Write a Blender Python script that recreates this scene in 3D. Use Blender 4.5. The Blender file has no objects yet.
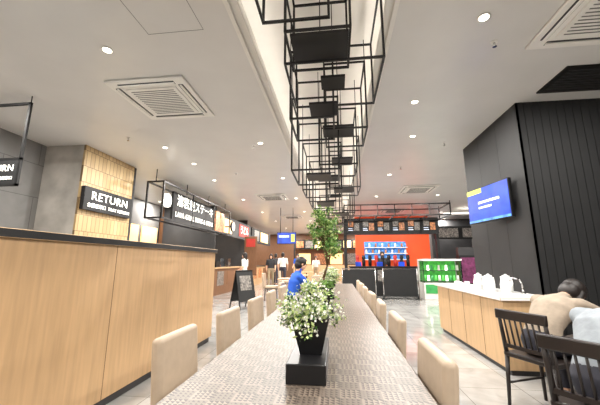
import bpy, bmesh, math, random
from mathutils import Vector, Matrix
random.seed(7)
V=Vector
sc=bpy.context.scene
H=3.4

def lin(c):
    r=[]
    for x in c[:3]:
        x/=255.0
        r.append(x/12.92 if x<=0.04045 else ((x+0.055)/1.055)**2.4)
    return r
def newmat(name):
    m=bpy.data.materials.new(name); m.use_nodes=True
    nt=m.node_tree; return m,nt,nt.nodes['Principled BSDF']
def mat(name,col,rough=.5,metal=0,var=.08,scale=6,estr=0,bump=0,stretch=(1,1,1),detail=3):
    m,nt,b=newmat(name); c=lin(col)
    tc=nt.nodes.new('ShaderNodeTexCoord'); mp=nt.nodes.new('ShaderNodeMapping'); mp.inputs['Scale'].default_value=stretch
    n=nt.nodes.new('ShaderNodeTexNoise'); n.inputs['Scale'].default_value=scale; n.inputs['Detail'].default_value=detail
    r=nt.nodes.new('ShaderNodeValToRGB')
    r.color_ramp.elements[0].position=.3; r.color_ramp.elements[1].position=.7
    r.color_ramp.elements[0].color=[max(0,x*(1-var)) for x in c]+[1]
    r.color_ramp.elements[1].color=[min(1,x*(1+var)) for x in c]+[1]
    L=nt.links.new
    L(tc.outputs['Object'],mp.inputs['Vector']); L(mp.outputs[0],n.inputs['Vector']); L(n.outputs['Fac'],r.inputs['Fac'])
    L(r.outputs[0],b.inputs['Base Color'])
    b.inputs['Roughness'].default_value=rough; b.inputs['Metallic'].default_value=metal
    if estr:
        L(r.outputs[0],b.inputs['Emission Color']); b.inputs['Emission Strength'].default_value=estr
    if bump:
        bp=nt.nodes.new('ShaderNodeBump'); bp.inputs['Strength'].default_value=bump; bp.inputs['Distance'].default_value=.01
        L(n.outputs['Fac'],bp.inputs['Height']); L(bp.outputs[0],b.inputs['Normal'])
    return m
def brickmat(name,c1,c2,mortar,bw,bh,msize,rough,swiz=None,offset=0.5,noisev=0.0):
    m,nt,b=newmat(name); L=nt.links.new
    tc=nt.nodes.new('ShaderNodeTexCoord')
    sep=nt.nodes.new('ShaderNodeSeparateXYZ'); cb=nt.nodes.new('ShaderNodeCombineXYZ')
    L(tc.outputs['Object'],sep.inputs[0])
    sw=swiz or 'XY'
    L(sep.outputs[sw[0]],cb.inputs['X']); L(sep.outputs[sw[1]],cb.inputs['Y'])
    br=nt.nodes.new('ShaderNodeTexBrick'); br.offset=offset
    br.inputs['Scale'].default_value=1; br.inputs['Brick Width'].default_value=bw; br.inputs['Row Height'].default_value=bh
    br.inputs['Mortar Size'].default_value=msize; br.inputs['Mortar Smooth'].default_value=.1
    br.inputs['Color1'].default_value=lin(c1)+[1]; br.inputs['Color2'].default_value=lin(c2)+[1]; br.inputs['Mortar'].default_value=lin(mortar)+[1]
    L(cb.outputs[0],br.inputs['Vector'])
    n=nt.nodes.new('ShaderNodeTexNoise'); n.inputs['Scale'].default_value=1.7; n.inputs['Detail'].default_value=8; n.inputs['Distortion'].default_value=1.2
    L(tc.outputs['Object'],n.inputs['Vector'])
    mr=nt.nodes.new('ShaderNodeMapRange'); mr.inputs['From Min'].default_value=.3; mr.inputs['From Max'].default_value=.7
    mr.inputs['To Min'].default_value=1-noisev; mr.inputs['To Max'].default_value=1+noisev*.6
    L(n.outputs['Fac'],mr.inputs['Value'])
    mx=nt.nodes.new('ShaderNodeVectorMath'); mx.operation='SCALE'
    L(br.outputs['Color'],mx.inputs[0]); L(mr.outputs[0],mx.inputs['Scale'])
    L(mx.outputs[0],b.inputs['Base Color']); b.inputs['Roughness'].default_value=rough
    return m
def tablemat():
    m,nt,b=newmat('woven_pattern'); L=nt.links.new
    tc=nt.nodes.new('ShaderNodeTexCoord'); sep=nt.nodes.new('ShaderNodeSeparateXYZ'); L(tc.outputs['Object'],sep.inputs[0])
    def M(op,a,bb=None):
        n=nt.nodes.new('ShaderNodeMath'); n.operation=op
        for i,x in enumerate((a,bb)):
            if x is None: continue
            if isinstance(x,(int,float)): n.inputs[i].default_value=x
            else: L(x,n.inputs[i])
        return n.outputs[0]
    X=sep.outputs['X']; Y=sep.outputs['Y']
    p=.02
    fx=M('FRACT',M('DIVIDE',M('ADD',X,50),p)); fy=M('FRACT',M('DIVIDE',M('ADD',Y,50),p))
    tri=M('LESS_THAN',M('ADD',fx,fy),.95)
    ins=M('MULTIPLY',M('GREATER_THAN',fx,.12),M('GREATER_THAN',fy,.12))
    tri=M('MULTIPLY',tri,ins)
    tri2=M('MULTIPLY',M('GREATER_THAN',M('ADD',fx,fy),1.05),ins)
    P=.16
    gx=M('FRACT',M('DIVIDE',M('ADD',X,50),P)); gy=M('FRACT',M('DIVIDE',M('ADD',Y,50),P))
    ck=M('ABSOLUTE',M('SUBTRACT',M('GREATER_THAN',gx,.5),M('GREATER_THAN',gy,.5)))
    pat=M('ADD',M('MULTIPLY',tri,ck),M('MULTIPLY',tri2,M('SUBTRACT',1,ck)))
    line=M('MAXIMUM',M('LESS_THAN',gx,.06),M('LESS_THAN',gy,.06))
    pat=M('MULTIPLY',pat,M('SUBTRACT',1,line))
    base=nt.nodes.new('ShaderNodeMixRGB'); L(ck,base.inputs[0]); base.inputs[1].default_value=lin((128,115,103))+[1]; base.inputs[2].default_value=lin((106,95,85))+[1]
    mx=nt.nodes.new('ShaderNodeMixRGB'); L(pat,mx.inputs[0]); L(base.outputs[0],mx.inputs[1])
    mx.inputs[2].default_value=lin((58,49,43))+[1]
    L(mx.outputs[0],b.inputs['Base Color']); b.inputs['Roughness'].default_value=.4
    return m

BLACK=mat('black_steel',(24,23,23),.45,.3)
BLACKW=mat('black_paint',(20,20,21),.6,0,.2,5)
CEIL=mat('ceiling_paint',(218,216,213),.3,0,.03,2)
WHITE=mat('white_paint',(235,232,226),.5,0,.02)
RECW=mat('recess_white',(230,227,221),.6,0,.02)
OAK=mat('oak_veneer',(200,164,122),.45,0,.1,3,stretch=(9,9,.7),detail=6)
OAK2=mat('oak_counter',(198,163,122),.45,0,.1,3,stretch=(9,9,.7),detail=6)
GREY=mat('grey_wall',(112,110,108),.6,0,.18,2)
DGREY=mat('dark_grey',(58,57,58),.6,0,.15,3)
TILEW=brickmat('grey_tile_wall',(134,133,131),(120,119,118),(90,90,90),1.2,.6,.006,.5,'YZ',.5,.15)
MARB=mat('grey_marble',(172,167,160),.35,0,.22,3,detail=8)
TAN=brickmat('tan_tile',(196,170,126),(178,150,106),(120,98,66),.1,.3,.006,.45,'YZ',.5,.06)
FLOORM=brickmat('floor_tile',(174,173,170),(160,158,155),(118,115,111),.6,.6,.004,.1,'XY',0,.28)
TABM=tablemat()
FAB=mat('beige_leather',(180,160,138),.5,0,.05,20,bump=.05)
CHROME=mat('chrome',(200,200,200),.2,1)
DWOOD=mat('dark_wood',(38,30,27),.4,0,.2,5)
PORC=mat('porcelain',(238,238,236),.2,0,.01)
LEAF=mat('leaf_green',(110,152,66),.5,0,.35,30)
LEAF2=mat('leaf_pale',(188,204,134),.5,0,.3,40)
LEAFD=mat('leaf_dark',(62,110,42),.5,0,.4,25)
FLW=mat('white_flower',(240,240,226),.6,0,.03)
BARK=mat('bark',(96,70,46),.8,0,.3,30)
SOIL=mat('soil',(50,38,28),.9,0,.3,60)
POT=mat('black_pot',(26,26,28),.35,0,.1)
LAMPD=mat('lamp_diffuser',(255,244,224),.5,0,.01,estr=9)
LIT=mat('lit_white',(255,250,240),.5,0,.01,estr=1.8)
LITW=mat('lit_warm',(255,214,150),.5,0,.05,estr=1.2)
BLUE=mat('screen_blue',(26,58,160),.3,0,.45,3,estr=.6)
YEL=mat('screen_yellow',(190,200,80),.3,0,.05,estr=.35)
SCRW=mat('screen_white',(215,225,245),.3,0,.05,estr=.6)
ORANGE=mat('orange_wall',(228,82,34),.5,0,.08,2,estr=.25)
RED=mat('red_sign',(175,48,40),.5,0,.1,estr=.3)
GREENL=mat('green_lit',(84,190,80),.5,0,.25,9,estr=.4)
GREEND=mat('green_panel',(60,150,80),.5,0,.2,6,estr=.15)
PURP=mat('purple_lit',(110,50,86),.5,0,.5,9,estr=.15)
FOOD=mat('menu_photo',(160,104,66),.4,0,.8,14,estr=.4)
MENU=mat('menu_lit',(110,104,98),.4,0,.8,18,estr=.35)
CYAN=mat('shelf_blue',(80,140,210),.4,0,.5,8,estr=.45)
BROWN=mat('brown_panel',(120,82,54),.5,0,.15,4,stretch=(6,6,1))
SKIN=mat('skin',(216,168,138),.55,0,.04,10)
HAIR=mat('dark_hair',(30,23,20),.5,0,.4,60,stretch=(1,1,.2))
LIPS=mat('lips',(176,96,88),.5)
EYEW=mat('eye_white',(235,232,226),.3); EYED=mat('eye_dark',(28,18,14),.2)
GLASS,_nt,_b=newmat('clear_glass'); _b.inputs['Transmission Weight'].default_value=1; _b.inputs['Roughness'].default_value=.03; _b.inputs['IOR'].default_value=1.3
_n=_nt.nodes.new('ShaderNodeTexNoise'); _r=_nt.nodes.new('ShaderNodeValToRGB'); _r.color_ramp.elements[0].color=(.9,.95,.95,1); _nt.links.new(_n.outputs[0],_r.inputs[0]); _nt.links.new(_r.outputs[0],_b.inputs['Base Color'])

class B:
    def __init__(s,name): s.name=name; s.bm=bmesh.new(); s.mats=[]
    def mi(s,m):
        if m not in s.mats: s.mats.append(m)
        return s.mats.index(m)
    def _set(s,verts,m,smooth=False):
        i=s.mi(m); fs=set()
        for v in verts:
            for f in v.link_faces: fs.add(f)
        for f in fs: f.material_index=i; f.smooth=smooth
        return fs
    def box(s,a,b,m,rz=0,bev=0,M=None,seg=2):
        a=V(a);b=V(b);c=(a+b)/2;d=b-a
        T=Matrix.Translation(c)@Matrix.Rotation(rz,4,'Z')@Matrix.Diagonal((abs(d.x),abs(d.y),abs(d.z),1))
        if M is not None: T=M@T
        r=bmesh.ops.create_cube(s.bm,size=1,matrix=T)['verts']
        s._set(r,m,False)
        if bev:
            es=set(e for v in r for e in v.link_edges)
            rr=bmesh.ops.bevel(s.bm,geom=list(es),offset=bev,segments=seg,profile=.5,affect='EDGES')
            for f in rr['faces']: f.smooth=True
        return s
    def cyl(s,p,q,r0,r1=None,m=None,seg=14,caps=True):
        p=V(p);q=V(q);d=q-p
        if r1 is None: r1=r0
        if d.length<1e-6: return s
        T=Matrix.Translation((p+q)/2)@d.to_track_quat('Z','Y').to_matrix().to_4x4()
        r=bmesh.ops.create_cone(s.bm,cap_ends=caps,segments=seg,radius1=max(r0,1e-4),radius2=max(r1,1e-4),depth=d.length,matrix=T)['verts']
        for f in s._set(r,m,True):
            if len(f.verts)>4: f.smooth=False
        return s
    def sph(s,c,r,m,seg=14,M=None):
        if isinstance(r,(int,float)): r=(r,r,r)
        T=Matrix.Translation(V(c))@(M if M is not None else Matrix.Identity(4))@Matrix.Diagonal((r[0],r[1],r[2],1))
        rr=bmesh.ops.create_uvsphere(s.bm,u_segments=seg,v_segments=max(6,seg*2//3),radius=1,matrix=T)['verts']
        s._set(rr,m,True); return s
    def tube(s,pts,r,m,seg=8):
        for i in range(len(pts)-1):
            r0=r if isinstance(r,(int,float)) else r[i]; r1=r if isinstance(r,(int,float)) else r[i+1]
            s.cyl(pts[i],pts[i+1],r0,r1,m,seg); 
            if i: s.sph(pts[i],r0,m,seg)
        return s
    def lathe(s,c,prof,m,seg=24):
        c=V(c); rings=[]
        for (r,z) in prof:
            rings.append([s.bm.verts.new(c+V((r*math.cos(2*math.pi*k/seg),r*math.sin(2*math.pi*k/seg),z))) for k in range(seg)])
        i=s.mi(m)
        for a,b in zip(rings,rings[1:]):
            for k in range(seg):
                f=s.bm.faces.new((a[k],a[(k+1)%seg],b[(k+1)%seg],b[k])); f.material_index=i; f.smooth=True
        for rg,fl in((rings[0],True),(rings[-1],False)):
            f=s.bm.faces.new(list(reversed(rg)) if fl else rg); f.material_index=i
        return s
    def loft(s,rings,m,seg=18):
        R=[]
        for c,u,w in rings:
            R.append([s.bm.verts.new(V(c)+V(u)*math.cos(2*math.pi*k/seg)+V(w)*math.sin(2*math.pi*k/seg)) for k in range(seg)])
        i=s.mi(m)
        for a,b in zip(R,R[1:]):
            for k in range(seg):
                f=s.bm.faces.new((a[k],a[(k+1)%seg],b[(k+1)%seg],b[k])); f.material_index=i; f.smooth=True
        for rg in(R[0],R[-1]):
            f=s.bm.faces.new(rg); f.material_index=i
        return s
    def poly(s,pts,m):
        f=s.bm.faces.new([s.bm.verts.new(V(p)) for p in pts]); f.material_index=s.mi(m); return s
    def leaf(s,c,size,m,aspect=.45):
        d=V((random.gauss(0,1),random.gauss(0,1),random.gauss(.3,1))).normalized()
        e=d.cross(V((random.gauss(0,1),random.gauss(0,1),random.gauss(0,1)))).normalized()
        n=d.cross(e); c=V(c)
        s.poly([c-d*size*.5,c+e*size*aspect*.5+n*size*.08,c+d*size*.5,c-e*size*aspect*.5+n*size*.08],m)
    def wire(s,x0,x1,y0,y1,z0,z1,t,m):
        h=t/2
        for z in(z0,z1):
            for y in(y0,y1): s.box((x0-h,y-h,z-h),(x1+h,y+h,z+h),m)
            for x in(x0,x1): s.box((x-h,y0+h,z-h),(x+h,y1-h,z+h),m)
        for x in(x0,x1):
            for y in(y0,y1): s.box((x-h,y-h,z0+h),(x+h,y+h,z1-h),m)
        return s
    def addmesh(s,me,mats):
        idx=[s.mi(m) for m in mats]
        n0=len(s.bm.faces); s.bm.from_mesh(me); s.bm.faces.ensure_lookup_table()
        for f in s.bm.faces[n0:]:
            f.material_index=idx[min(f.material_index,len(idx)-1)]; f.smooth=True
    def done(s,loc=(0,0,0),rz=0,parent=None):
        bmesh.ops.recalc_face_normals(s.bm,faces=s.bm.faces[:])
        me=bpy.data.meshes.new(s.name); s.bm.to_mesh(me); s.bm.free()
        for m in s.mats: me.materials.append(m)
        o=bpy.data.objects.new(s.name,me); sc.collection.objects.link(o)
        o.location=loc; o.rotation_euler=(0,0,rz)
        if parent: o.parent=parent
        return o
def copy(o,loc,rz=0):
    n=bpy.data.objects.new(o.name.split('.')[0],o.data); sc.collection.objects.link(n); n.location=loc; n.rotation_euler=(0,0,rz); return n
def text(body,loc,rot,size,m,parent,name='lettering',ax='CENTER',sx=1):
    c=bpy.data.curves.new(name,'FONT'); c.body=body; c.size=size; c.extrude=.002; c.align_x=ax; c.align_y='CENTER'; c.space_character=1.08
    o=bpy.data.objects.new(name,c); sc.collection.objects.link(o); o.location=loc; o.rotation_euler=rot; o.scale=(sx,1,1); c.materials.append(m)
    o.parent=parent; return o
RX=(math.pi/2,0,math.pi/2)
RF=(math.pi/2,0,0)
HC=H-.004

# ---------------- room shell
B('floor').box((-7.6,-4,-.1),(6.8,24,0),FLOORM).done()
rx0,rx1,rz=-.88,.55,3.78
c=B('ceiling')
c.box((-7.6,-4,H),(rx0,24,H+.12),CEIL); c.box((rx1,-4,H),(6.8,24,H+.12),CEIL)
c.box((rx0,17,H),(rx1,24,H+.12),CEIL); c.box((rx0,-4,H),(rx1,-3.5,H+.12),CEIL)
c.box((rx0-.12,-3.5,H+.12),(rx0,17,rz),RECW); c.box((rx1,-3.5,H+.12),(rx1+.12,17,rz),RECW)
c.box((rx0-.12,-3.62,rz),(rx1+.12,17.1,rz+.1),RECW)
c.box((rx0,17,H+.12),(rx1,17.1,rz),RECW); c.box((rx0,-3.62,H+.12),(rx1,-3.5,rz),RECW)
c.done()
B('wall_back').box((-7.6,-4.1,0),(6.8,-4,H),GREY).done()
B('wall_far').box((-7.6,24,0),(6.8,24.1,H),BROWN).done()
B('wall_right').box((6.8,-4,0),(6.9,24,H),DGREY).done()
B('wall_left').box((-7.7,-4,0),(-7.6,24,H),DGREY).done()
B('wall_side').box((-5.6,-4,0),(-5.4,4.9,H),TILEW).done()
p=B('tiled_pillar'); p.box((-5.6,4.9,0),(-4.62,6.3,HC),MARB); p.box((-4.62,4.9,0),(-4.58,6.3,HC),TAN); p.done()
w=B('wall_dark'); w.box((2.5,4.213,0),(6.8,6.0,H),BLACKW)
x=2.48
while x<6.7:
    w.box((x,4.2,0),(x+.094,4.22,H),BLACKW); x+=.1
y=4.2
while y<5.98:
    w.box((2.48,y,0),(2.503,min(y+.595,6.0),H),BLACKW); y+=.6
w.done()
hb=B('ceiling_hatch')
for (x0,x1,y0,y1) in ((-1.75,-1.2,1.9,2.4),):
    for a,b in (((x0,y0),(x1,y0)),((x1,y0),(x1,y1)),((x1,y1),(x0,y1)),((x0,y1),(x0,y0))):
        hb.box((min(a[0],b[0])-.002,min(a[1],b[1])-.002,H-.002),(max(a[0],b[0])+.002,max(a[1],b[1])+.002,H),GREY)
hb.done()
t=B('trim_recess'); 
for x in(rx0,rx1): t.box((x-.02,-3.5,H-.012),(x+.02,17,H+.0),WHITE)
t.done()

def ac():
    a=B('ceiling_air_conditioner')
    a.box((-.5,-.5,-.03),(.5,.5,0),WHITE,bev=.012)
    a.box((-.33,-.33,-.045),(.33,.33,-.028),WHITE,bev=.006)
    for k in range(14):
        y=-.28+k*.043; a.box((-.28,y-.005,-.049),(.28,y+.005,-.044),GREY)
    for s in(-1,1):
        a.box((-.36,s*.41-.03,-.034),(.36,s*.41+.03,-.028),DGREY); a.box((s*.41-.03,-.36,-.034),(s*.41+.03,.36,-.028),DGREY)
        a.box((-.36,s*.41-.012,-.046),(.36,s*.41+.016,-.036),WHITE); a.box((s*.41-.012,-.36,-.046),(s*.41+.016,.36,-.036),WHITE)
    return a.done((-2.25,3.55,H))
A=ac()
for l in((2.45,2.53,H),(-2.1,9.9,H),(2.45,9.3,H),(2.4,13.2,H),(-2.1,14.5,H)): copy(A,l)
v=B('ceiling_vent_grille'); v.box((2.6,3.4,H-.02),(3.8,3.95,H),BLACK)
for k in range(9): v.box((2.65,3.45+k*.055,H-.03),(3.75,3.465+k*.055,H-.018),DGREY)
v.done()

# ---------------- downlights
rb=B('recessed_downlight'); rb.lathe((0,0,-.01),[(.045,.010),(.052,.008),(.054,0),(.042,.0),(.038,.004)],WHITE); rb.cyl((0,0,-.012),(0,0,-.008),.04,.04,LAMPD,20); R0=None
pos=[]
for y in (-2.2,0.2,2.55,5.2,7.6,10.2,13,16,19.5,22.5):
    for x in(-2.3 if y<4 else -3.2,-1.35 if y>4 else -4.4,1.35,3.3,5.4,-6.3):
        if x==5.4 and y<7: continue
        if x==-6.3 and y<6.5: continue
        if x==3.3 and 4<y<6.2: continue
        pos.append((x,y))
pos+=[(1.1,4.0),(-3.1,6.2)]
for i,(x,y) in enumerate(pos):
    if i==0: R0=rb.done((x,y,H)); o=R0
    else: o=copy(R0,(x,y,H))
    l=bpy.data.lights.new('lamp','AREA'); l.shape='DISK'; l.size=.1; l.energy=62 if y<9 else 88; l.color=(1,.965,.91)
    lo=bpy.data.objects.new('lamp',l); sc.collection.objects.link(lo); lo.parent=o; lo.location=(0,0,-.02)
for k,x in enumerate((rx0+.05,rx1-.05)):
    o=B('cove_light_strip').box((x-.04,-3,H+.02),(x+.04,16.5,H+.05),WHITE).done()
    l=bpy.data.lights.new('strip','AREA'); l.shape='RECTANGLE'; l.size=.05; l.size_y=19; l.energy=28; l.color=(1,.93,.84)
    lo=bpy.data.objects.new('strip',l); sc.collection.objects.link(lo); lo.parent=o; lo.location=(x,6.7,H+.06); lo.rotation_euler=(math.pi,0,0)
sp=B('sprinkler_head'); sp.cyl((0,0,0),(0,0,-.01),.03,.03,WHITE); sp.cyl((0,0,-.01),(0,0,-.05),.01,.01,CHROME); sp.cyl((0,0,-.05),(0,0,-.055),.02,.02,CHROME)
sp=sp.done((-1.5,5.3,H)); 
for l in((1.6,2.9,H),(2.0,5.6,H),(-3.6,4.7,H),(1.5,7,H),(-2.4,7,H)): copy(sp,l)

# ---------------- hanging frames
f=B('hanging_frame_sculpture'); T=.018
boxes=[(-.52,-.02,1.55,2.0,3.05,3.7),(-.36,.14,2.05,2.55,3.0,3.7),(-.4,.42,2.3,3.05,2.9,3.6),(-.42,.0,2.75,3.3,2.62,3.35),(-.1,.36,3.2,3.75,2.7,3.5),
 (-.5,.05,3.4,4.1,2.3,3.2),(-.2,.3,4.0,4.6,2.55,3.35),(-.5,.1,4.6,5.2,2.35,3.1),(-.1,.42,5.1,5.8,2.5,3.4),(-.5,.0,5.8,6.6,2.4,3.2),(-.2,.4,6.6,7.4,2.3,3.1),
 (-.55,.1,7.5,8.3,2.5,3.4),(-.2,.4,8.4,9.2,2.3,3.1),(-.5,.2,9.4,10.4,2.4,3.3),(-.3,.4,10.6,11.0,2.3,3.1)]
for b in boxes:
    f.wire(*b,T,BLACK)
    for x in(b[0],b[1]):
        f.box((x-.004,b[2]-.004,b[5]),(x+.004,b[2]+.004,rz),BLACK)
for (x,y,z,w,d) in ((-.1,2.27,3.01,.46,.34),(0,2.62,2.9,.22,.2),(-.1,3.03,2.85,.3,.28),(.05,3.45,2.78,.36,.3),(-.2,3.75,2.31,.3,.3),(.1,4.1,2.62,.28,.3),(-.1,4.9,2.6,.36,.3),(.15,5.4,2.52,.35,.4),(-.2,6.2,2.42,.35,.5),(.1,7,2.32,.4,.5),(0,8.8,2.32,.4,.5)):
    f.box((x-w/2,y-d/2,z-.012),(x+w/2,y+d/2,z+.012),BLACK)
    f.box((x-.004,y-.004,z),(x+.004,y+.004,rz),BLACK)
f.done()

# ---------------- partition
p=B('wood_partition')
p.box((-2.3,-1.5,.08),(-2.05,5.08,1.40),OAK); p.box((-2.33,-1.5,1.40),(-2.02,5.11,1.46),BLACKW,bev=.004); p.box((-2.28,-1.48,0),(-2.08,5.06,.08),DGREY)
for y in(2.7,): p.box((-2.052,y-.002,.08),(-2.0485,y+.002,1.40),BARK)
p.done()

# ---------------- long table
Tt=.75
t=B('long_dining_table')
t.box((-.66,.3,Tt-.05),(.35,7.6,Tt),TABM,bev=.004)
for y in(.8,2.6,4.4,6.2,7.2): 
    t.box((-.2,y-.05,.02),(-.11,y+.05,Tt-.05),BLACK); t.box((-.25,y-.25,0),(-.06,y+.25,.02),BLACK)
t.done()

# ---------------- upholstered chairs
def uchair(name):
    c=B(name)
    c.box((-.2,-.22,.40),(.24,.22,.48),FAB,bev=.025,seg=3)
    M=Matrix.Translation((-.22,0,0))@Matrix.Rotation(math.radians(-4),4,'Y')
    c.box((-.03,-.205,.38),(.03,.205,.885),FAB,bev=.024,M=M,seg=3)
    c.box((-.033,-.003,.42),(-.0295,.003,.84),GREY,M=M)
    for sx,sy in((-.18,-.18),(-.18,.18),(.2,-.18),(.2,.18)):
        c.cyl((sx,sy,.41),(sx*1.12,sy*1.08,0),.018,.013,DWOOD,10)
    c.box((-.18,-.19,.37),(.2,.19,.40),DWOOD)
    return c
U=uchair('dining_chair').done((-.60,1.70,0))
for y in(2.48,3.3,4.1,4.95,5.8,6.6): copy(U,(-.585 if y!=5.8 else -.75,y,0),random.uniform(-.05,.05))
for y in(1.50,2.38,3.2,4.07,4.93,5.8,6.6): copy(U,(.14+random.uniform(-.005,.015),y,0),math.pi+random.uniform(-.04,.04))

# ---------------- planters on table
def planter(x,y,kind):
    b=B('flowering_pot_plant' if kind!='tree' else 'potted_ficus_tree')
    z=Tt
    b.box((x-.085,y-.19,z),(x+.085,y+.3,z+.08),POT,bev=.004)
    zz=z+.08; X0=x+.01
    def ring(hw,zc):
        return [b.bm.verts.new((X0+sx*hw,y+sy*hw,zc)) for sx,sy in((-1,-1),(1,-1),(1,1),(-1,1))]
    ph=.165
    rs=[ring(.05,zz),ring(.088,zz+ph),ring(.08,zz+ph),ring(.076,zz+ph-.02)]
    i=b.mi(POT)
    for a,c in zip(rs,rs[1:]):
        for k in range(4):
            ff=b.bm.faces.new((a[k],a[(k+1)%4],c[(k+1)%4],c[k])); ff.material_index=i
    b.bm.faces.new(rs[0]).material_index=i; b.bm.faces.new(rs[-1]).material_index=b.mi(SOIL)
    top=zz+ph
    if kind=='bush':
        for k in range(80):
            a=random.uniform(0,6.28); r=abs(random.gauss(0,.08)); r=min(r,.13); e=V((X0+math.cos(a)*r,y+math.sin(a)*r,top+random.uniform(.01,.15)-r*.45))
            b.tube([(X0+math.cos(a)*.03,y+math.sin(a)*.03,top-.02),((X0+e.x)/2,(y+e.y)/2,(top+e.z)/2+.02),e],.0014,LEAFD,4)
            for j in range(15):
                q=e+V([random.gauss(0,.018) for _ in range(3)])
                b.leaf(q,random.uniform(.018,.03),random.choice((LEAF,LEAF2,LEAF2,LEAFD)))
            for j in range(20):
                q=e+V([random.gauss(0,.02),random.gauss(0,.02),random.gauss(.01,.016)])
                b.leaf(q,random.uniform(.012,.018),FLW if j%4 else LEAF2,.9)
    elif kind=='tree':
        tr=[(X0,y,top-.02),(X0-.02,y,top+.1),(X0+.02,y+.01,top+.22),(X0,y,top+.4),(X0+.01,y,top+.6)]
        b.tube(tr,[.015,.013,.011,.009,.004],BARK,8)
        cen=[((-.02,0,.5),.1),((.06,.02,.62),.1),((-.03,0,.72),.07),((.05,0,.42),.07),((-.08,0,.6),.06)]
        for k in range(60):
            (cx,cy,cz),rr=random.choice(cen)
            s=V(tr[random.choice((2,3,3,4))]); e=V((X0+cx,y+cy,top+cz))+V([random.gauss(0,.55*rr) for _ in range(3)])
            b.tube([s,(s+e)/2+V((0,0,.02)),e],[.004,.003,.0015],BARK,5)
            for j in range(34):
                q=e+V([random.gauss(0,.026) for _ in range(3)]); b.leaf(q,random.uniform(.022,.04),random.choice((LEAF,LEAF,LEAFD,LEAF2)),.6)
        for k in range(120):
            b.leaf((X0+random.gauss(0,.04),y+random.gauss(0,.04),top+random.uniform(0,.07)),.04,LEAF)
    return b.done()
planter(-.14,1.57,'bush'); planter(-.13,3.25,'tree'); planter(-.13,4.6,'bush'); planter(-.13,6.9,'bush')

# ---------------- RETURN signs
s=B('return_sign'); s.box((-4.575,4.92,2.19),(-4.5,6.22,2.62),BLACKW); so=s.done()
text('RETURN',(-4.49,5.57,2.46),RX,.22,LIT,so,sx=1.15); text('食器返却口  TRAY RETURN',(-4.49,5.57,2.28),RX,.09,LIT,so,'small_lettering')
s=B('hanging_return_sign')
Yh=3.27
for a,b in (((-5.2,3.28),(-3.93,3.31)),((-5.2,2.52),(-3.93,2.55)),((-5.2,2.18),(-3.93,2.21))): s.box((a[0],Yh-.015,a[1]),(b[0],Yh+.015,b[1]),BLACK)
for x in(-5.2,-3.96): s.box((x,Yh-.015,2.18),(x+.03,Yh+.015,3.31),BLACK); s.box((x+.01,Yh-.005,3.31),(x+.02,Yh+.005,H),BLACK)
s.box((-5.18,Yh-.012,2.2),(-3.95,Yh+.012,2.53),BLACKW); so=s.done()
text('RETURN',(-4.0,Yh-.02,2.41),RF,.12,LIT,so,ax='RIGHT',sx=1.0); text('食器返却口',(-4.0,Yh-.02,2.28),RF,.05,LIT,so,'small_lettering',ax='RIGHT')

# ---------------- left food stalls
def stall(name,y0,y1,xf=-4.3,front=DGREY,topm=DWOOD,back=GREY):
    s=B(name)
    s.box((xf-.75,y0+.1,0),(xf-.3,y1-.1,1.0),front); s.box((xf-.8,y0+.05,1.0),(xf-.25,y1-.05,1.05),topm)
    s.box((xf-2.6,y0,0),(xf-2.45,y1,HC),back)
    s.box((xf-2.45,y0,0),(xf-.3,y0+.05,HC),DGREY)
    n=int((y1-y0)/1.1)
    for k in range(n):
        yy=y0+.3+k*1.1; s.box((xf-2.45,yy,1.9),(xf-2.40,yy+.9,2.5),random.choice((FOOD,MENU,LITW)))
        s.box((xf-2.45,yy,.0),(xf-1.9,yy+1.0,.9),CHROME)
        s.box((xf-2.3,yy+.2,.9),(xf-2.0,yy+.6,1.25),CHROME)
        s.box((xf-.32,yy+.1,.35),(xf-.29,yy+.8,.9),random.choice((FOOD,MENU,BROWN)))
    s.box((xf-.6,y0+.5,1.05),(xf-.4,y0+.8,1.3),BLACK); s.box((xf-.6,y0+1.4,1.05),(xf-.35,y0+2.0,1.4),GLASS)
    return s
s=stall('steak_stall',6.35,11.0); s.done()
s=B('stall_sign_frame')
s.wire(-4.35,-3.95,6.5,11.0,2.25,3.1,.035,BLACK)
s.box((-4.2,7.3,2.3),(-4.14,10.0,3.05),BLACKW); s.box((-4.2,10.1,2.32),(-4.12,10.9,3.0),FOOD)
for y in(6.5,8,9.5,11): s.box((-3.96,y-.017,2.25),(-3.93,y+.017,3.1),BLACK); s.box((-4.16,y-.006,3.1),(-4.14,y+.006,H),BLACK)
so=s.done()
text('溶岩焼ステーキ',(-4.12,8.65,2.83),RX,.33,LIT,so,sx=1.0); text('LAVA GRILL BURG & STEAK',(-4.12,8.65,2.47),RX,.19,LIT,so,'small_lettering')
o=B('stall_round_emblem').cyl((-4.17,7.0,2.75),(-4.11,7.0,2.75),.17,.17,LIT,28).done()
s=stall('noodle_stall',11.3,15.3,-4.3,BROWN,OAK2,BROWN); s.box((-4.5,11.36,2.3),(-4.35,15.3,3.05),DGREY); s.box((-4.36,11.5,2.4),(-4.33,12.4,2.95),LITW); s.box((-4.36,13.4,2.4),(-4.33,14.9,2.95),RED); so=s.done()
text('うどん',(-4.32,14.15,2.68),RX,.4,LIT,so)
s=stall('rice_bowl_stall',15.5,20,-4.3,OAK2,DWOOD,GREY); s.box((-4.5,15.56,2.3),(-4.35,20,3.05),BLACKW); s.box((-4.36,16,2.4),(-4.33,17,2.95),MENU); s.box((-4.36,17.4,2.4),(-4.33,19.2,2.95),LITW); s.done()
c=B('wall_clock'); c.cyl((-4.06,11.6,2.62),(-4.0,11.6,2.62),.2,.2,BLACK,28); c.cyl((-4.0,11.6,2.62),(-3.99,11.6,2.62),.175,.175,WHITE,28)
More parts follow.
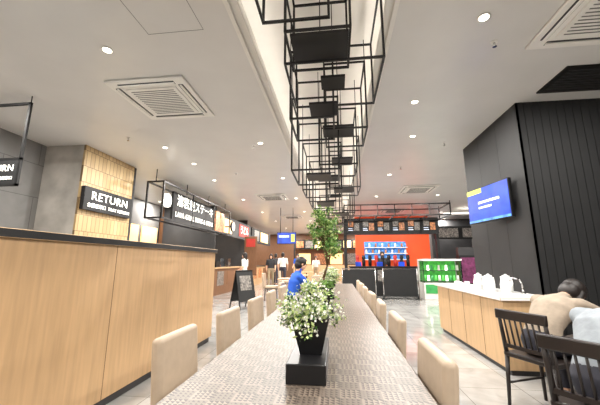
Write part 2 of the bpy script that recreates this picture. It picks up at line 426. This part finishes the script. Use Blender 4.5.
c.box((-3.99,11.59,2.62),(-3.98,11.61,2.75),BLACK); c.box((-3.99,11.6,2.61),(-3.98,11.71,2.63),BLACK); c.box((-4.33,11.58,2.6),(-4.06,11.62,2.64),BLACK); c.done()
s=B('banner_sign'); s.box((-3.9,12.9,.0),(-3.5,13.3,.03),BLACK); s.cyl((-3.7,13.1,.03),(-3.7,13.1,2.4),.015,.015,BLACK); s.box((-3.98,13.08,.7),(-3.42,13.1,2.35),BROWN); s.box((-3.9,13.07,1.9),(-3.5,13.085,2.25),RED); s.done()
s=B('a_frame_menu_board')
Ma=Matrix.Translation((-2.6,8.6,0))@Matrix.Rotation(math.radians(58),4,'Z')
for sg in(-1,1):
    Mb=Ma@Matrix.Translation((0,sg*.22,0))@Matrix.Rotation(math.radians(sg*12.5),4,'X')
    s.box((-.3,-.012,.0),(-.27,.012,1.05),BLACK,M=Mb); s.box((.27,-.012,.0),(.3,.012,1.05),BLACK,M=Mb)
    s.box((-.3,-.012,1.02),(.3,.012,1.05),BLACK,M=Mb); s.box((-.27,-.008,.2),(.27,.008,1.02),BLACKW,M=Mb)
    s.box((-.2,-.011 if sg<0 else .008,.5),(.2,-.008 if sg<0 else .011,.9),MENU,M=Mb)
s.done()
for (x,y,z) in((-1.95,12,2.18),):
    s=B('hanging_television'); s.box((x-.38,y-.03,z-.23),(x+.38,y+.03,z+.23),BLACK,bev=.006); s.box((x-.36,y-.034,z-.21),(x+.36,y-.03,z+.21),BLUE)
    s.box((x-.3,y-.038,z+.03),(x+.1,y-.034,z+.1),SCRW); s.box((x+.18,y-.038,z-.15),(x+.32,y-.034,z+.15),YEL)
    for dx in(-.25,.25): s.cyl((x+dx,y,z+.23),(x+dx,y,H),.012,.012,BLACK)
    s.done()

# ---------------- kiosk (orange)
s=B('juice_kiosk')
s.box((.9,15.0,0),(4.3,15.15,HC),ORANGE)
s.box((.3,12.6,2.35),(4.0,12.9,3.0),BLACKW)
for k in range(6):
    x=.45+k*.59; s.box((x,12.58,2.45),(x+.5,12.6,2.9),BLACK)
    s.box((x+.03,12.56,2.66),(x+.24,12.58,2.87),(FOOD,MENU)[k%2]); s.box((x+.27,12.56,2.5),(x+.47,12.58,2.8),(MENU,FOOD)[k%2]); s.box((x+.03,12.565,2.5),(x+.22,12.58,2.53),SCRW); s.box((x+.03,12.565,2.58),(x+.2,12.58,2.6),SCRW)
s.box((.3,12.65,0),(.42,12.85,3.0),BLACKW); s.box((3.9,12.65,0),(4.0,12.85,3.0),BLACKW)
s.box((.5,12.2,0),(3.0,12.8,1.05),BLACKW); s.box((.45,12.15,1.05),(3.05,12.85,1.1),DWOOD)
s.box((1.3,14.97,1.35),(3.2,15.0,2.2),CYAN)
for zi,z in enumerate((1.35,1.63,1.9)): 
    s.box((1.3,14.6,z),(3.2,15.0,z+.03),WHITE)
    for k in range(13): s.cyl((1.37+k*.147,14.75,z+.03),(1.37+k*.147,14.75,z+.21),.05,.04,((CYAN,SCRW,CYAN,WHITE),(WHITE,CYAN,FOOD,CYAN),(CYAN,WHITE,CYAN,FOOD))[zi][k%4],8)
for k in range(9): 
    x=.8+k*.24; s.lathe((x,12.45,1.1),[(.06,0),(.07,.2),(.05,.26),(.075,.3),(.06,.42)],POT if k%3 else RED,10)
for x in(.7,1.5,2.3): s.box((x,12.15,1.1),(x+.22,12.18,1.26),BLUE); s.box((x+.02,12.19,.55),(x+.5,12.2,.95),MENU)
so=s.done()
s=B('kiosk_canopy_frame'); s.wire(.3,4.0,11.2,12.4,2.9,3.3,.04,BLACK)
for x in(.9,1.5,2.1,2.7,3.3): s.box((x-.015,11.2,2.9),(x+.015,12.4,2.93),BLACK); s.box((x-.015,11.19,2.9),(x+.015,11.21,3.3),BLACK)
for x in(.3,4.0):
    for y in(11.2,12.4): s.box((x-.01,y-.01,3.3),(x+.01,y+.01,H),BLACK)
s.done()
for x in(.75,2.15):
    s=B('queue_barrier'); s.box((x-.55,11.2,.12),(x+.55,11.24,.98),BLACKW); 
    for dx in(-.57,.57): s.cyl((x+dx,11.22,0),(x+dx,11.22,1.05),.022,.022,CHROME); s.cyl((x+dx,11.22,0),(x+dx,11.22,.015),.11,.11,BLACK)
    s.box((x-.57,11.2,1.0),(x+.57,11.24,1.04),CHROME); s.done()
s=B('refrigerated_display_case')
s.box((2.95,11.3,0),(4.25,12.0,.55),WHITE,bev=.01); s.box((2.95,11.85,.55),(4.25,12.0,1.3),WHITE); s.box((2.95,11.3,1.3),(4.25,12.0,1.36),WHITE)
s.box((3.0,11.83,.57),(4.2,11.85,1.28),GREENL)
for z in(.6,.95):
    s.box((2.97,11.4,z),(4.23,11.83,z+.02),CHROME)
    for k in range(10): s.cyl((3.05+k*.122,11.5,z+.02),(3.05+k*.122,11.5,z+.2),.045,.035,(GREENL,LIT,GREEND,GREENL,WHITE)[k%5],8)
s.box((3.0,11.29,.2),(4.2,11.3,.5),GREEND)
for x in(2.96,4.22): s.box((x,11.32,.55),(x+.02,11.9,1.3),GLASS)
s.done()
s=B('promotional_stand'); s.box((4.55,12.3,0),(5.2,12.6,1.5),BLACKW); s.box((4.6,12.29,.5),(5.15,12.3,1.42),PURP); s.box((4.55,12.35,1.5),(5.2,12.55,1.8),DGREY); s.done()
s=B('right_food_stall'); s.box((4.5,15.0,0),(6.7,15.6,1.05),DWOOD); s.box((4.4,16.3,0),(6.7,16.4,HC),DGREY); s.box((4.5,15.0,2.3),(6.7,15.1,2.9),BLACKW); s.box((4.7,14.97,2.38),(5.6,15.0,2.8),MENU); s.box((5.8,14.97,2.38),(6.5,15.0,2.8),MENU); s.box((4.42,15.0,0),(4.5,16.3,2.9),DGREY); s.done()
s=B('linear_ceiling_lamp'); s.box((4.3,12.9,3.22),(6.6,13.3,3.3),WHITE); s.box((4.4,12.95,3.2),(6.5,13.25,3.22),LIT)
for x in(4.6,6.3): s.cyl((x,13.1,3.3),(x,13.1,H),.01,.01,CHROME)
s.done()
s=B('far_stall'); s.box((-3.0,21.5,0),(1.5,22.1,1.05),OAK2); s.box((-3.2,23.0,2.2),(2,23.2,2.9),BLACKW)
for k in range(7): s.box((-3.0+k*.7,22.96,2.3),(-2.45+k*.7,23.0,2.8),(FOOD,MENU,LITW,RED,MENU,LITW,FOOD)[k])
s.box((-3.2,23.0,0),(-3.1,23.2,2.2),BLACKW); s.box((1.9,23.0,0),(2,23.2,2.2),BLACKW)
for k in range(4): s.box((-2.9+k*1.2,23.7,1.1),(-2.0+k*1.2,23.75,1.9),(LITW,FOOD,LITW,MENU)[k])
s.done()
def smalltable(name,l,rzz,sz=.7,m=DWOOD):
    t=B(name); h=sz/2; t.box((-h,-h,.69),(h,h,.72),m,bev=.004); t.cyl((0,0,.02),(0,0,.69),.03,.03,BLACK); t.cyl((0,0,0),(0,0,.02),.22,.22,BLACK,24); return t.done(l,rzz)
st=smalltable('cafe_table',(-1.6,10.5,0),0,.7,OAK2)
for l in((-1.6,13.4,0),(-.5,13.0,0),(-.5,16,0),(-1.7,17.5,0),(1.0,18,0)): copy(st,l)
for (x,y,a) in((-2.2,13.4,0),(-.5,12.4,1.57),(-.5,9.3,1.57),(-2.2,10.5,0),(-.5,15.4,1.57),(-1.0,10.5,3.14)): copy(U,(x,y,0),a)

# ---------------- service counter
c=B('service_counter')
c.box((1.9,3.98,.06),(2.46,6.35,.81),OAK2); c.box((1.93,4.01,0),(2.45,6.32,.06),DGREY); c.box((1.86,3.94,.81),(2.475,6.4,.85),PORC,bev=.005)
for y in(4.55,5.15,5.75): c.box((1.897,y-.002,.06),(1.901,y+.002,.81),BARK)
c.done()
z=.85
p=B('water_pitcher'); p.lathe((2.12,4.75,z),[(.065,0),(.075,.02),(.078,.1),(.06,.17),(.045,.19),(.05,.215),(.02,.225),(.012,.24)],PORC)
p.tube([(2.12,4.68,z+.19),(2.12,4.61,z+.19),(2.12,4.59,z+.12),(2.12,4.66,z+.05)],.009,PORC); p.tube([(2.12,4.82,z+.12),(2.12,4.87,z+.17),(2.12,4.89,z+.2)],[.014,.01,.007],PORC); po=p.done()
copy(po,(.02,.36,0)); copy(po,(.18,-.1,0))
m_=B('coffee_mug'); m_.lathe((0,0,0),[(.03,0),(.038,.01),(.04,.085),(.036,.085),(.033,.012)],PORC,20); m_.tube([(.038,0,.07),(.062,0,.065),(.062,0,.03),(.038,0,.02)],.005,PORC); m_=m_.done((2.0,5.5,z))
for l in((2.02,5.67,z),(2.16,5.6,z),(1.95,5.1,z),(1.98,4.45,z)): copy(m_,l,random.uniform(0,6))
g=B('water_faucet'); g.cyl((2.34,4.35,z),(2.34,4.35,z+.02),.03,.03,CHROME); g.tube([(2.34,4.35,z),(2.34,4.35,z+.13),(2.31,4.35,z+.19),(2.24,4.35,z+.2),(2.2,4.35,z+.16)],.012,CHROME); g.done()

# ---------------- wall television
tv=B('wall_television')
tv.box((-.485,-.025,-.28),(.485,.025,.28),BLACK,bev=.006); tv.box((-.47,-.029,-.265),(.47,-.025,.265),BLUE)
tv.box((-.2,-.032,.02),(.28,-.029,.055),SCRW); tv.box((-.2,-.032,-.06),(.1,-.029,-.03),SCRW); tv.box((-.47,-.032,.19),(-.1,-.029,.265),YEL); tv.box((-.47,-.032,-.265),(.47,-.029,-.23),CYAN)
tv.box((-.06,.025,-.06),(.06,.08,.06),BLACK); tvo=tv.done((2.335,4.945,2.14),math.radians(-79.9))
B('television_bracket').tube([(2.40,4.95,2.14),(2.479,4.97,2.14)],.02,BLACK).done()

# ---------------- black spindle chairs
def schair():
    c=B('spindle_chair')
    c.box((-.22,-.22,.42),(.22,.22,.46),DWOOD,bev=.012,seg=3)
    for sy in(-.2,.2):
        c.cyl((.19,sy*.95,.42),(.21,sy,0),.018,.014,DWOOD,10)
        c.tube([(-.23,sy*1.05,0),(-.2,sy,.44),(-.25,sy,.82)],[.014,.019,.015],DWOOD,10)
        c.cyl((.2,sy*.95,.2),(-.215,sy,.2),.01,.01,DWOOD,8)
    c.box((-.268,-.225,.745),(-.235,.225,.83),DWOOD,bev=.01)
    c.box((-.225,-.2,.5),(-.2,.2,.53),DWOOD)
    for k in range(7): y=-.15+k*.05; c.cyl((-.213,y,.52),(-.25,y,.75),.008,.008,DWOOD,8)
    return c.done
P1=(1.78,3.1); a1=math.radians(25); P2=(1.53,2.1); a2=math.radians(35)
S=schair()((P1[0],P1[1],0),a1); copy(S,(P2[0],P2[1],0),a2)
smalltable('cafe_table',(P1[0]+.70*math.cos(a1),P1[1]+.70*math.sin(a1),0),a1)
smalltable('cafe_table',(P2[0]+.72*math.cos(a2),P2[1]+.72*math.sin(a2),0),a2)

# ---------------- people
def remesh(bm_builder,vox,it=3):
    o=bm_builder.done(); m=o.modifiers.new('r','REMESH'); m.mode='VOXEL'; m.voxel_size=vox
    sm=o.modifiers.new('s','SMOOTH'); sm.iterations=it; sm.factor=.5
    dg=bpy.context.evaluated_depsgraph_get(); me=bpy.data.meshes.new_from_object(o.evaluated_get(dg))
    bpy.data.objects.remove(o); return me
def segd(p,a,b,ra,rb):
    d=b-a; t=max(0,min(1,(p-a).dot(d)/max(d.length_squared,1e-9))); return (p-(a+d*t)).length-(ra+(rb-ra)*t)
def person(name,J,loc,ang,shirt,pants,hair=HAIR,sleeve=.8,hairlen=0,vox=.014,shoe=BLACKW,scale=1,wide=1,headfwd=None,bun=False):
    out=B(name); tmp=B('tmp'); g=lambda k:V(J[k])
    segs=[]
    def cap(a,b,ra,rb,lab):
        tmp.cyl(a,b,ra,rb,SKIN,14); tmp.sph(a,ra,SKIN,12); tmp.sph(b,rb,SKIN,12); segs.append((V(a),V(b),ra,rb,lab))
    lat=V((0,1,0))
    sp=[g('pelvis'),g('waist'),g('chest'),g('neck')]
    def perp(i):
        d=(sp[min(i+1,3)]-sp[max(i-1,0)]).normalized(); return lat.cross(d).normalized()
    dn=(sp[0]-sp[1]).normalized()
    tmp.loft([(sp[0]+dn*.1,lat*.11*wide,perp(0)*.075),(sp[0],lat*.165*wide,perp(0)*.11),(sp[1],lat*.145*wide,perp(1)*.098),(sp[2]*.5+sp[1]*.5,lat*.16*wide,perp(1)*.108),(sp[2],lat*.18*wide,perp(2)*.115),(sp[2]*.4+sp[3]*.6,lat*.165*wide,perp(3)*.09),(sp[3],lat*.075,perp(3)*.06)],SKIN)
    segs.append((sp[0]+dn*.08,sp[0]*.7+sp[1]*.3,.13,.13,'pants')); segs.append((sp[0]*.4+sp[1]*.6,sp[3]*.95+sp[2]*.05,.13,.13,'shirt'))
    hd=g('head'); nk=sp[3]
    cap(nk*.95+hd*.05,nk*.35+hd*.65,.055,.05,'skin')
    for s in('L','R'):
        sh,el,wr=g('sh'+s),g('el'+s),g('wr'+s)
        cap(sh*.75+sp[3]*.25-V((0,0,.01)),sh,.06,.062,'shirt')
        m1=sh.lerp(el,min(sleeve,1)); rr=.058-.016*min(sleeve,1)
        cap(sh,m1,.062,rr+.004,'shirt')
        if sleeve<1:
            cap(m1,el,rr-.002,.04,'skin'); cap(el,wr,.04,.028,'skin')
        else:
            m2=el.lerp(wr,sleeve-1); cap(el,m2,.048,.04,'shirt'); cap(m2,wr,.032,.028,'skin')
        hp,kn,an,to=g('hip'+s),g('kn'+s),g('an'+s),g('to'+s)
        cap(hp,kn,.088,.064,'pants'); cap(kn,an+(kn-an)*.12,.062,.046,'pants'); cap(an+(kn-an)*.1,an,.038,.036,'skin')
        cap(an+V((-.02,0,-.045)),to,.04,.032,'shoe'); 
    me=remesh(tmp,vox,5)
    labs=['skin','shirt','pants','shoe']; ms=[SKIN,shirt,pants,shoe]
    for pl in me.polygons:
        c=pl.center; best=min(segs,key=lambda q:segd(c,q[0],q[1],q[2],q[3])); pl.material_index=labs.index(best[4])
    out.addmesh(me,ms)
    for s,sg in(('L',1),('R',-1)):
        h=B('tmph'); el,wr=g('el'+s),g('wr'+s); d=(wr-el).normalized()
        d=V(J.get('hd'+s,d)).normalized()
        n=V(J.get('pn'+s,(0,-sg,0))); n=(n-d*n.dot(d)).normalized(); l=d.cross(n).normalized()
        pc=wr+d*.045
        h.sph(pc,(.05,.042,.016),SKIN,14,M=Matrix((d,l,n)).transposed().to_4x4())
        h.cyl(wr-d*.03,wr+d*.02,.027,.024,SKIN,12)
        ref=V((.6,-sg,.3)); tside=1 if l.dot(ref)>0 else -1
        for k,(ln,off) in enumerate(((.068,.029),(.077,.01),(.072,-.01),(.056,-.028))):
            b0=pc+d*(.036-abs(off)*.25)+l*off*tside; dd=d.copy(); q=b0
            for j,fr in enumerate((.45,.3,.25)):
                dd=(dd+n*(.22+.1*j+.03*k)).normalized(); q2=q+dd*ln*fr
                h.cyl(q,q2,.0088-.0008*j,.0082-.0008*j,SKIN,8); h.sph(q2,.0083-.0008*j,SKIN,8); q=q2
        q=pc-d*.02+l*.03*tside; dd=(d*.6+l*tside*.8+n*.25).normalized()
        for j,ln in enumerate((.035,.03,.024)):
            q2=q+dd*ln; h.cyl(q,q2,.012-.0015*j,.0108-.0015*j,SKIN,8); h.sph(q2,.0106-.0015*j,SKIN,8); q=q2; dd=(dd+d*.35+n*.15).normalized()
        out.addmesh(remesh(h,.0045 if vox<.013 else .006,1),[SKIN])
    fw=V(J['face']).normalized(); rt=V((0,1,0)); up=fw.cross(rt).normalized(); 
    Mh=Matrix((fw,rt,up)).transposed().to_4x4(); W=lambda a,b,c: hd+fw*a+rt*b+up*c
    h=B('tmphd')
    h.sph(W(-.008,0,.02),(.094,.075,.092),SKIN,20,M=Mh); h.sph(W(.02,0,-.035),(.068,.058,.075),SKIN,18,M=Mh); h.sph(W(.055,0,-.085),(.028,.03,.024),SKIN,12,M=Mh)
    h.cyl(W(.083,0,.015),W(.104,0,-.022),.008,.013,SKIN,10); h.sph(W(.1,0,-.024),(.014,.016,.010),SKIN,10,M=Mh)
    h.sph(W(.072,0,.03),(.02,.05,.012),SKIN,12,M=Mh)
    for sg in(-1,1): h.sph(W(-.005,sg*.079,-.005),(.018,.009,.03),SKIN,10,M=Mh); h.sph(W(.06,sg*.035,-.03),(.024,.022,.022),SKIN,10,M=Mh)
    h.cyl(W(-.02,0,-.05),nk,.05,.052,SKIN,12)
    out.addmesh(remesh(h,.0055 if vox<.013 else .009,2),[SKIN])
    for sg in(-1,1):
        out.sph(W(.076,sg*.031,.004),(.011,.014,.008),EYEW,10,M=Mh); out.sph(W(.085,sg*.031,.004),(.004,.006,.006),EYED,8,M=Mh)
        out.sph(W(.086,sg*.033,.026),(.006,.018,.003),hair,8,M=Mh)
    out.sph(W(.088,0,-.055),(.007,.024,.006),LIPS,10,M=Mh)
    hb=B('tmphr'); hb.sph(W(-.024,0,.036),(.108,.092,.1),hair,20,M=Mh); hb.sph(W(-.05,0,-.03),(.078,.084,.09),hair,18,M=Mh); hb.sph(W(.035,.01,.09),(.05,.064,.033),hair,12,M=Mh)
    for sg in(-1,1): hb.sph(W(-.0,sg*.07,.035),(.045,.022,.04),hair,12,M=Mh)
    if hairlen:
        dnv=(V((0,0,-1))-up).normalized()
        hb.cyl(W(-.06,0,0),W(-.075,0,-.02)+dnv*hairlen,.075,.055,hair,14); hb.sph(W(-.075,0,-.02)+dnv*hairlen,.055,hair,12)
        for sg in(-1,1): hb.cyl(W(-.01,sg*.07,.01),W(-.02,sg*.075,-.02)+dnv*hairlen*.8,.034,.022,hair,10)
    if bun: hb.sph(W(-.125,0,.03),(.05,.05,.045),hair,14,M=Mh)
    out.addmesh(remesh(hb,.007 if vox<.013 else .01,2),[hair])
    o=out.done((loc[0],loc[1],loc[2] if len(loc)>2 else 0),ang); o.scale=(scale,)*3
    return o
def sitJ(lean,headlean,elb=(.4,.22,.76),wri=(.6,.1,.775)):
    p=V((-.04,0,.56)); 
    def st(o,d,a): return o+V((math.sin(a)*d,0,math.cos(a)*d))
    w=st(p,.16,lean*.6); c=st(w,.18,lean); n=st(c,.17,lean*1.25); h=st(n,.175,headlean)
    fa=headlean*.8
    J=dict(pelvis=p,waist=w,chest=c,neck=n,head=h,face=V((math.cos(fa),0,-math.sin(fa))))
    s=c.lerp(n,.6)
    for k,sg in(('L',1),('R',-1)):
        J['sh'+k]=s+V((0,sg*.18,0)); J['el'+k]=V((elb[0],sg*elb[1],elb[2])); J['wr'+k]=V((wri[0],sg*wri[1],wri[2])); J['pn'+k]=V((0,-sg*.3,-1)) ; J['hd'+k]=V((1,-sg*.5,0))
        J['hip'+k]=V((0,sg*.09,.555)); J['kn'+k]=V((.4,sg*.13,.53)); J['an'+k]=V((.4,sg*.13,.09)); J['to'+k]=V((.53,sg*.15,.036))
    return J
def standJ(stride=.0,arm=.1,headtilt=.1,sw=1):
    J=dict(pelvis=V((0,0,.95)),waist=V((.01,0,1.1)),chest=V((.0,0,1.28)),neck=V((0,0,1.45)),head=V((.03,0,1.6)),face=V((1,0,-headtilt)))
    for k,sg in(('L',1),('R',-1)):
        f=stride*sg*sw
        J['sh'+k]=V((0,sg*.18,1.4)); J['el'+k]=V((-f*.5-.02,sg*.23,1.13)); J['wr'+k]=V((-f*.9+arm,sg*.22,.9+arm*.3))
        J['hip'+k]=V((0,sg*.09,.92)); J['kn'+k]=V((f*.6+.03,sg*.1,.5)); J['an'+k]=V((f*1.1 if f>0 else f*1.3,sg*.1,.085)); J['to'+k]=J['an'+k]+V((.14,sg*.02,-.05))
    return J
SH1=mat('beige_shirt',(152,138,122),.85,0,.14,12,bump=.6); SH2=mat('grey_shirt',(142,148,154),.85,0,.14,12,bump=.6)
SHB=mat('blue_shirt',(34,88,196),.8,0,.08,14); SHW=mat('white_shirt',(220,218,212),.8,0,.05); SHK=mat('black_shirt',(40,40,44),.8,0,.1)
PN1=mat('dark_trousers',(44,44,54),.8,0,.1); PN2=mat('khaki_trousers',(150,132,104),.8,0,.1)
D=math.radians
person('seated_woman',sitJ(D(46),D(78),(.5,.25,.775),(.68,.08,.77)),P1,a1,SH1,PN1,sleeve=1.6,vox=.011,wide=1.0,hairlen=.08)
person('seated_man',sitJ(D(44),D(70),(.5,.26,.775),(.7,.1,.77)),P2,a2,SH2,PN1,sleeve=.9,vox=.011,wide=1.12)
person('seated_man',sitJ(D(14),D(24),(.3,.22,.8),(.5,.1,.78)),(-.80,5.8),D(25),SHB,PN1,sleeve=.8,vox=.014,wide=1.1)
person('standing_man',standJ(.22),(-2.7,15.5),D(95),SHW,PN1)
person('standing_woman',standJ(.18,.12,sw=-1),(-3.2,15.0),D(-80),SHK,PN2,hairlen=.15,scale=.95)
person('standing_man',standJ(.1,.2),(-2.3,18.3),D(-100),SHB,PN2)
person('standing_woman',standJ(.05,.25),(-3.55,11.8),D(170),SHW,PN1,hairlen=.12,scale=.94)
person('standing_woman',standJ(.2,.1),(-1.3,19.5),D(-90),SHW,PN2,hairlen=.12,scale=.94)
person('standing_man',standJ(.2,.1),(-3.4,17.2),D(90),SHK,PN1)
person('kiosk_attendant',standJ(.02,.25),(1.9,13.5),D(-90),SHK,PN1,scale=.98)

w=bpy.data.worlds.new('World'); sc.world=w; w.use_nodes=True
w.node_tree.nodes['Background'].inputs[0].default_value=(.8,.85,1,1); w.node_tree.nodes['Background'].inputs[1].default_value=.2
cd=bpy.data.cameras.new('camera'); cam=bpy.data.objects.new('camera',cd); sc.collection.objects.link(cam)
cd.sensor_width=36; cd.lens=307/600*36; cam.location=(0,0,1.25); cam.rotation_euler=(math.radians(101),0,math.radians(6.75)); cd.clip_start=.02
sc.camera=cam
sc.view_settings.view_transform='Standard'
